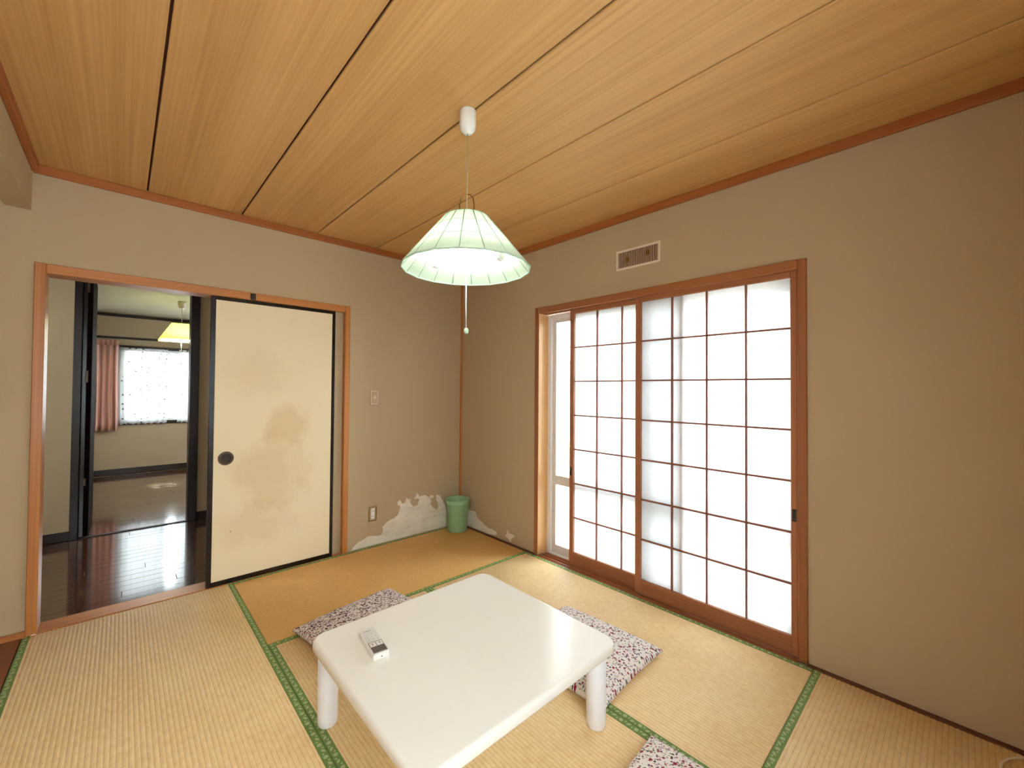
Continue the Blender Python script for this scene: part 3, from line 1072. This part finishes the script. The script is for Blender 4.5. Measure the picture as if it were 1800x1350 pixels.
def at_shade(tt, i, off=0.0):
    r = rt_ + (rb_ - rt_) * tt + off
    a = A0 + 2 * PI * i / NS
    return (lx + r * math.cos(a), ly + r * math.sin(a), zt + (zb - zt) * tt)


for i in range(NS):
    fin('rib', MB().tube([at_shade(0, i), at_shade(1, i)], .0019, 5), M_RIB, o)
for tt, rr in ((0.0, .0025), (.25, .0018), (.60, .0018), (1.0, .0032)):
    fin('hoop', MB().tube([at_shade(tt, i) for i in range(NS)], rr, 5, True, False), M_RIB, o)
for rr, z, a0_ in ((.140, 1.742, -1.3), (.098, 1.760, -1.0), (.140, 1.742, 1.9)):
    fin('tube_socket', MB().tube([(lx + rr * math.cos(a0_ + k * .06), ly + rr * math.sin(a0_ + k * .06), z) for k in range(6)], .0165, 10), M_WHITE, t)
body = MB().lathe([(0, 1.889), (.055, 1.889), (.062, 1.86), (.062, 1.80), (.05, 1.775), (0, 1.77)], 24, lx, ly)
fin('lamp_body', body, M_WHITE, t)
for rr, z, q in ((.140, 1.742, .0145), (.098, 1.760, .0145)):
    fin('ring_tube', MB().tube(ring(lx, ly, z, rr, 48), q, 10, True), M_TUBE, t)
for i in range(3):
    a = .5 + i * 2 * PI / 3
    fin('tube_clip', MB().tube([(lx + .06 * math.cos(a), ly + .06 * math.sin(a), 1.785), (lx + .12 * math.cos(a), ly + .12 * math.sin(a), 1.765), (lx + .158 * math.cos(a), ly + .158 * math.sin(a), 1.748)], .002, 6), M_ALU_D, t)
fin('pull_cord', MB().tube([(lx, ly, 1.78), (lx, ly, 1.56), (lx + .002, ly, 1.466)], [.0026, .0022, .0012]), M_WHITE, t)
fin('pull_ball', MB().lathe([(0, 1.4745), (.005, 1.473), (.0088, 1.468), (.0098, 1.461), (.0085, 1.455), (.005, 1.4515), (0, 1.451)], 16, lx + .002, ly), plain('mint_ball', lin(176, 206, 178), .4), t)

# ------------------------------------------------------------------ low table
tx0, tx1, ty0, ty1, th = -1.772, -.922, -2.236, -1.458, .312
tcx, tcy = (tx0 + tx1) / 2, (ty0 + ty1) / 2
t = thing('low_table', 'cream gloss low table with rounded corners on four fat white legs', 'table', (tcx, tcy, 0))


def slab(x0, x1, y0, y1, z1, thick, rc, rr):
    mb = MB()
    nc = 10
    sec = [(-.05, 0, z1), ]
    prof = []
    for i in range(7):
        a = PI / 2 - PI / 2 * i / 6
        prof.append((rr - rr * math.cos(a), z1 - rr + rr * math.sin(a)))
    prof = [(rr - rr * math.cos(PI / 2 * (1 - i / 6)), z1 - rr + rr * math.sin(PI / 2 * (1 - i / 6))) for i in range(7)]
    prof += [(.0, z1 - thick + rr * .4), (rr * .12, z1 - thick + rr * .15), (rr * .4, z1 - thick)]
    vs, fs = [], []
    for ins_, z in prof:
        for (cx, cy, a0) in ((x1 - rc, y1 - rc, 0), (x0 + rc, y1 - rc, PI / 2), (x0 + rc, y0 + rc, PI), (x1 - rc, y0 + rc, 1.5 * PI)):
            for k in range(nc + 1):
                a = a0 + PI / 2 * k / nc
                r = rc - ins_
                vs.append((cx + r * math.cos(a), cy + r * math.sin(a), z))
    m = 4 * (nc + 1)
    for a in range(len(prof) - 1):
        for i in range(m):
            j = (i + 1) % m
            fs.append((a * m + i, (a + 1) * m + i, (a + 1) * m + j, a * m + j))
    mb.add(vs, fs, True)
    mb.add(vs[:m], [tuple(range(m))], False)
    mb.add(vs[-m:], [tuple(range(m - 1, -1, -1))], False)
    return mb


fin('tabletop', slab(tx0, tx1, ty0, ty1, th, .036, .055, .013), M_TABLE, t)
fin('apron', MB().box(tx0 + .09, tx1 - .09, ty0 + .06, ty0 + .078, th - .06, th - .035, c=.002).box(tx0 + .09, tx1 - .09, ty1 - .078, ty1 - .06, th - .06, th - .035, c=.002)
    .box(tx0 + .06, tx0 + .078, ty0 + .09, ty1 - .09, th - .06, th - .035, c=.002).box(tx1 - .078, tx1 - .06, ty0 + .09, ty1 - .09, th - .06, th - .035, c=.002), M_TABLELEG, t)
for x, y in ((tx0 + .052, ty1 - .062), (tx1 - .068, ty0 + .056), (tx0 + .052, ty0 + .056), (tx1 - .068, ty1 - .062)):
    fin('leg', MB().lathe([(0, .0015), (.022, .0015), (.030, .005), (.0345, .013), (.0355, .03), (.036, th - .036), (0, th - .036)], 32, x, y), M_TABLELEG, t)

# ------------------------------------------------------------------ remote control
rc = thing('remote_control', 'white air conditioner remote with grey display lying on the low table', 'remote control', (-1.617, -1.672, th), math.radians(-7.5))
RW, RL, RH = .056, .172, .021
bodyo = fin('body', B(-RW / 2, RW / 2, -RL / 2, RL / 2, 0, RH, c=.003), M_WHITE, rc, False)
fin('face_plate', B(-RW / 2 + .004, RW / 2 - .004, -RL / 2 + .006, RL / 2 - .008, RH - .0005, RH + .0006), plain('pale_grey_face', lin(222, 218, 214), .5), rc, False)
fin('display', B(-RW / 2 + .0055, RW / 2 - .0055, -RL / 2 + .014, -RL / 2 + .046, RH, RH + .0016, c=.0004), M_LCD, rc, False)
fin('display_bezel', MB().box(-RW / 2 + .004, RW / 2 - .004, -RL / 2 + .008, -RL / 2 + .0135, RH, RH + .0012)
    .box(-RW / 2 + .004, -RW / 2 + .0055, -RL / 2 + .0135, -RL / 2 + .076, RH, RH + .0012)
    .box(RW / 2 - .0055, RW / 2 - .004, -RL / 2 + .0135, -RL / 2 + .076, RH, RH + .0012)
    .box(-RW / 2 + .004, RW / 2 - .004, -RL / 2 + .0745, -RL / 2 + .076, RH, RH + .0012)
    .box(-.0008, .0008, -RL / 2 + .046, -RL / 2 + .0745, RH, RH + .0012), M_GREYTXT, rc, False)
for x in (-.0125, .0125):
    bo = fin('button', B(x - .009, x + .009, -RL / 2 + .050, -RL / 2 + .071, RH, RH + .002, c=.001), M_WHITE, rc, False)
    fin('print_mark', MB().box(x - .005, x + .005, -RL / 2 + .064, -RL / 2 + .066, RH + .002, RH + .0023).box(x - .003, x + .003, -RL / 2 + .055, -RL / 2 + .060, RH + .002, RH + .0023), M_GREYTXT, bo, False)
for (x, y, w, h) in ((-.014, .004, .010, .004), (.002, .004, .010, .006), (.016, .004, .009, .004), (-.015, .022, .009, .004), (0, .022, .006, .005), (.015, .022, .009, .003),
                     (-.015, .038, .009, .003), (.006, .040, .009, .006), (.016, .052, .007, .003)):
    bo = fin('button', B(x - w / 2 - .001, x + w / 2 + .001, y - h / 2 - .001, y + h / 2 + .001, RH, RH + .0014, c=.0005), M_WHITE, rc, False)
    fin('print_mark', MB().box(x - w / 3, x + w / 3, y - h / 5, y + h / 5, RH + .0014, RH + .0017), M_GREYTXT, bo, False)
fin('print_mark', MB().box(-.016, .008, .064, .0665, RH + .0006, RH + .0009), M_GREYTXT, rc, False)
fin('end_hole', MB().box(-.002, .002, -RL / 2 - .0003, -RL / 2 + .001, .008, .012), M_BLACK, rc, False)


# ------------------------------------------------------------------ floor cushions
def cushion(label, cx, cy, w, d, h, rz, mat, seed):
    t = thing('floor_cushion', label, 'cushion', (cx, cy, 0), rz, 'flat square cotton floor cushions around the table')
    n = 44
    vs, fs = [], []
    for side in (1, -1):
        for j in range(n + 1):
            for i in range(n + 1):
                u, v = -1 + 2 * i / n, -1 + 2 * j / n
                u = math.sin(u * PI / 2 * .96) / math.sin(PI / 2 * .96)
                v = math.sin(v * PI / 2 * .96) / math.sin(PI / 2 * .96)
                pinch = .030
                x = u * (w / 2) * (1 - pinch * (1 - v * v) * 0 - .0) * (1 - pinch * (1 - (1 - abs(v)) ** 0) )
                x = u * (w / 2) * (1 - .035 * (1 - v * v) * abs(u) ** 3)
                y = v * (d / 2) * (1 - .035 * (1 - u * u) * abs(v) ** 3)
                e = max(0.0, (1 - u * u)) * max(0.0, (1 - v * v))
                th_ = h / 2 * (e ** .36)
                wr_ = mnoise.noise(Vector((u * 2.2 + seed, v * 2.2, side))) * .006 + mnoise.noise(Vector((u * 6 + seed, v * 6, side))) * .0022
                z = side * th_ * (1.4 if side > 0 else .9) + (wr_ * e ** .3 if side > 0 else 0)
                lift = h * .30
                zz = lift + z
                if side < 0:
                    zz = max(zz, .002)
                vs.append((x, y, max(zz, .0025)))
    m = (n + 1) ** 2
    for j in range(n):
        for i in range(n):
            a = j * (n + 1) + i
            fs.append((a, a + 1, a + n + 2, a + n + 1))
            fs.append((m + a, m + a + n + 1, m + a + n + 2, m + a + 1))
    mb = MB().add(vs, fs, True)
    fin('cover', mb, mat, t, False)
    # stitched seam running round the edge
    ed = []
    for k in range(4 * 24):
        s_, q = divmod(k, 24)
        a = -1 + 2 * q / 24
        u, v = ((a, -1), (1, a), (-a, 1), (-1, -a))[s_]
        x = u * (w / 2) * (1 - .035 * (1 - v * v) * abs(u) ** 3)
        y = v * (d / 2) * (1 - .035 * (1 - u * u) * abs(v) ** 3)
        ed.append((x, y, h * .30))
    fin('edge_seam', MB().tube(ed, .0022, 5, True), mat, t, False)
    return t


cushion('grey-plum patterned floor cushion half under the far side of the low table', -1.325, -1.060, .575, .53, .072, math.radians(8.5), M_FLORAL_DARK, 1.0)
cushion('red flowered floor cushion half under the window side of the low table', -.682, -1.882, .520, .555, .075, math.radians(2.5), M_FLORAL, 4.0)
cushion('red flowered floor cushion in front of the table, only its corner in view', -1.175, -2.625, .56, .535, .075, math.radians(1.5), M_FLORAL, 8.0)

# ------------------------------------------------------------------ waste bin
t = thing('waste_bin', 'mint green plastic waste bin standing in the room corner', 'bin', (-.105, -.128, 0))
fin('bin_body', MB().lathe([(0, .0), (.078, .0), (.084, .006), (.100, .262), (.104, .264), (.1055, .270), (.103, .275), (.098, .275), (.096, .268), (.0815, .012), (0, .010)], 40, -.105, -.128), M_BIN, t)
fin('rim_band', MB().lathe([(.0995, .236), (.1025, .240), (.1035, .262), (.1015, .264), (.0995, .262)], 40, -.105, -.128), M_BIN, t)

# ------------------------------------------------------------------ pale cord on the floor at the near right
cp = [(-.42, -3.42), (-.33, -3.30), (-.24, -3.215), (-.15, -3.168), (-.07, -3.186), (-.015, -3.24), (.0, -3.34)]
pts = []
for i in range(len(cp) - 1):
    p0, p1, p2, p3 = (Vector(cp[max(0, min(len(cp) - 1, i + k))]) for k in (-1, 0, 1, 2))
    for k in range(6):
        u = k / 6
        q = .5 * ((2 * p1) + (p2 - p0) * u + (2 * p0 - 5 * p1 + 4 * p2 - p3) * u * u + (3 * p1 - p0 - 3 * p2 + p3) * u ** 3)
        pts.append((q.x, q.y, .0052))
t = thing('power_cord', 'thin pale cord curving on the mat at the foot of the bare wall', 'cord', (-.1, -3.3, 0))
fin('cable', MB().tube(pts, .0035, 8), M_IVORY, t)
fin('plug', B(-.435, -.409, -3.46, -3.415, .0015, .018, c=.003), M_IVORY, t)

# ------------------------------------------------------------------ outside
M_CONC = plain('pale_concrete', lin(206, 204, 198), .9, .2, 0, .06, 6, .3)
M_GROUND = plain('garden_gravel', lin(196, 190, 178), .95, .1, 0, .12, 20, .5)
struct('ground', B(.22, 40, -30, 40, -.60, -.50), M_GROUND)
tr = thing('concrete_step', 'pale concrete garden step outside the glass door', 'step', (1.0, -1.0, -.5))
fin('tread', B(.26, .95, -2.5, .1, -.5, -.26, c=.01), M_CONC, tr)
fin('tread', B(.95, 1.65, -2.3, .6, -.5, -.38, c=.01), M_CONC, tr)
bw_ = thing('garden_wall', 'low pale block wall across the garden', 'wall', (3.8, 0, -.5))
for r in range(4):
    for c_ in range(16):
        y = -3.0 + c_ * .4 + (.2 if r % 2 else 0)
        fin('block', B(3.8, 3.92, y + .004, y + .396, -.5 + r * .2 + .003, -.5 + (r + 1) * .2 - .003, c=.004), M_CONC, bw_)
M_LEAF = plain('garden_leaf', lin(150, 178, 96), .6, .3, 0, .2, 3)
sbh = thing('garden_shrub', 'light green shrub growing before the garden wall', 'shrub', (3.4, 1.75, -.5))
lm = MB()
for i in range(420):
    a, b_, rr = random.uniform(0, 2 * PI), random.uniform(-.9, 1), random.uniform(.55, 1)
    cxx = 3.4 + .26 * rr * math.cos(a) * math.sqrt(1 - b_ * b_ * .8)
    cyy = 1.75 + .34 * rr * math.sin(a) * math.sqrt(1 - b_ * b_ * .8)
    czz = .28 + .48 * b_ * rr
    d_ = Vector((random.uniform(-1, 1), random.uniform(-1, 1), random.uniform(-.3, 1))).normalized()
    w_ = d_.orthogonal().normalized() * .018
    p = Vector((cxx, cyy, czz))
    lm.add([p, p + d_ * .035 + w_, p + d_ * .08, p + d_ * .035 - w_], [(0, 1, 2, 3)])
fin('foliage', lm, M_LEAF, sbh, fix=False)
for i in range(5):
    fin('stem', MB().tube([(3.4 + .02 * i - .04, 1.75, -.5), (3.4 + .06 * math.cos(i * 2), 1.75 + .08 * math.sin(i * 2), .1), (3.4 + .16 * math.cos(i * 2), 1.75 + .2 * math.sin(i * 2), .5)], .008, 5), M_ALCOVE, sbh)
hs = thing('neighbour_house', 'pale neighbouring house with dark windows and tiled roof', 'house', (12, 9, -.5))
fin('walls', B(10.5, 16, 5.5, 13.5, -.5, 2.35), M_CONC, hs)
rf = MB()
rf.add([(10.0, 5.0, 2.3), (16.5, 5.0, 2.3), (16.5, 14, 2.3), (10.0, 14, 2.3), (13.2, 5.3, 3.9), (13.2, 13.7, 3.9)], [(0, 1, 4), (1, 2, 5, 4), (2, 3, 5), (3, 0, 4, 5), (0, 3, 2, 1)])
fin('roof', rf, plain('pale_roof_tile', lin(196, 192, 188), .8, .2, 0, .1, 4), hs)
for y in (6.2, 7.7, 9.6):
    wv = fin('window', B(10.46, 10.52, y, y + 1.0, .6, 1.7, c=.01), M_ALU_D, hs)
    fin('pane', B(10.44, 10.47, y + .06, y + .94, .66, 1.64), plain('house_glass', lin(120, 126, 130), .2) if y == 6.2 else bpy.data.materials['house_glass'], wv)
up_ = thing('utility_pole', 'pale concrete utility pole with transformer box behind the garden', 'utility pole', (7.4, 5.55, -.5))
fin('pole', MB().lathe([(0, -.5), (.12, -.5), (.09, 7.5), (0, 7.5)], 16, 7.4, 5.75), M_CONC, up_)
fin('crossarm', B(7.35, 7.45, 4.9, 6.5, 3.0, 3.1, c=.01), M_ALU_D, up_)
fin('transformer_box', B(7.2, 7.5, 5.15, 5.45, 2.55, 3.0, c=.02), plain('pinkish_box', lin(220, 190, 184), .6), up_)
for z_, n_ in ((2.62, 0), (2.35, 1)):
    wr2 = MB().tube([(7.4, 5.75 + 8 * (i / 10 - .8), z_ + .25 * (i / 10 - .5) ** 2 + .2 * i / 10) for i in range(11)], .012, 5)
    fin('wire', wr2, M_GREYTXT, up_)
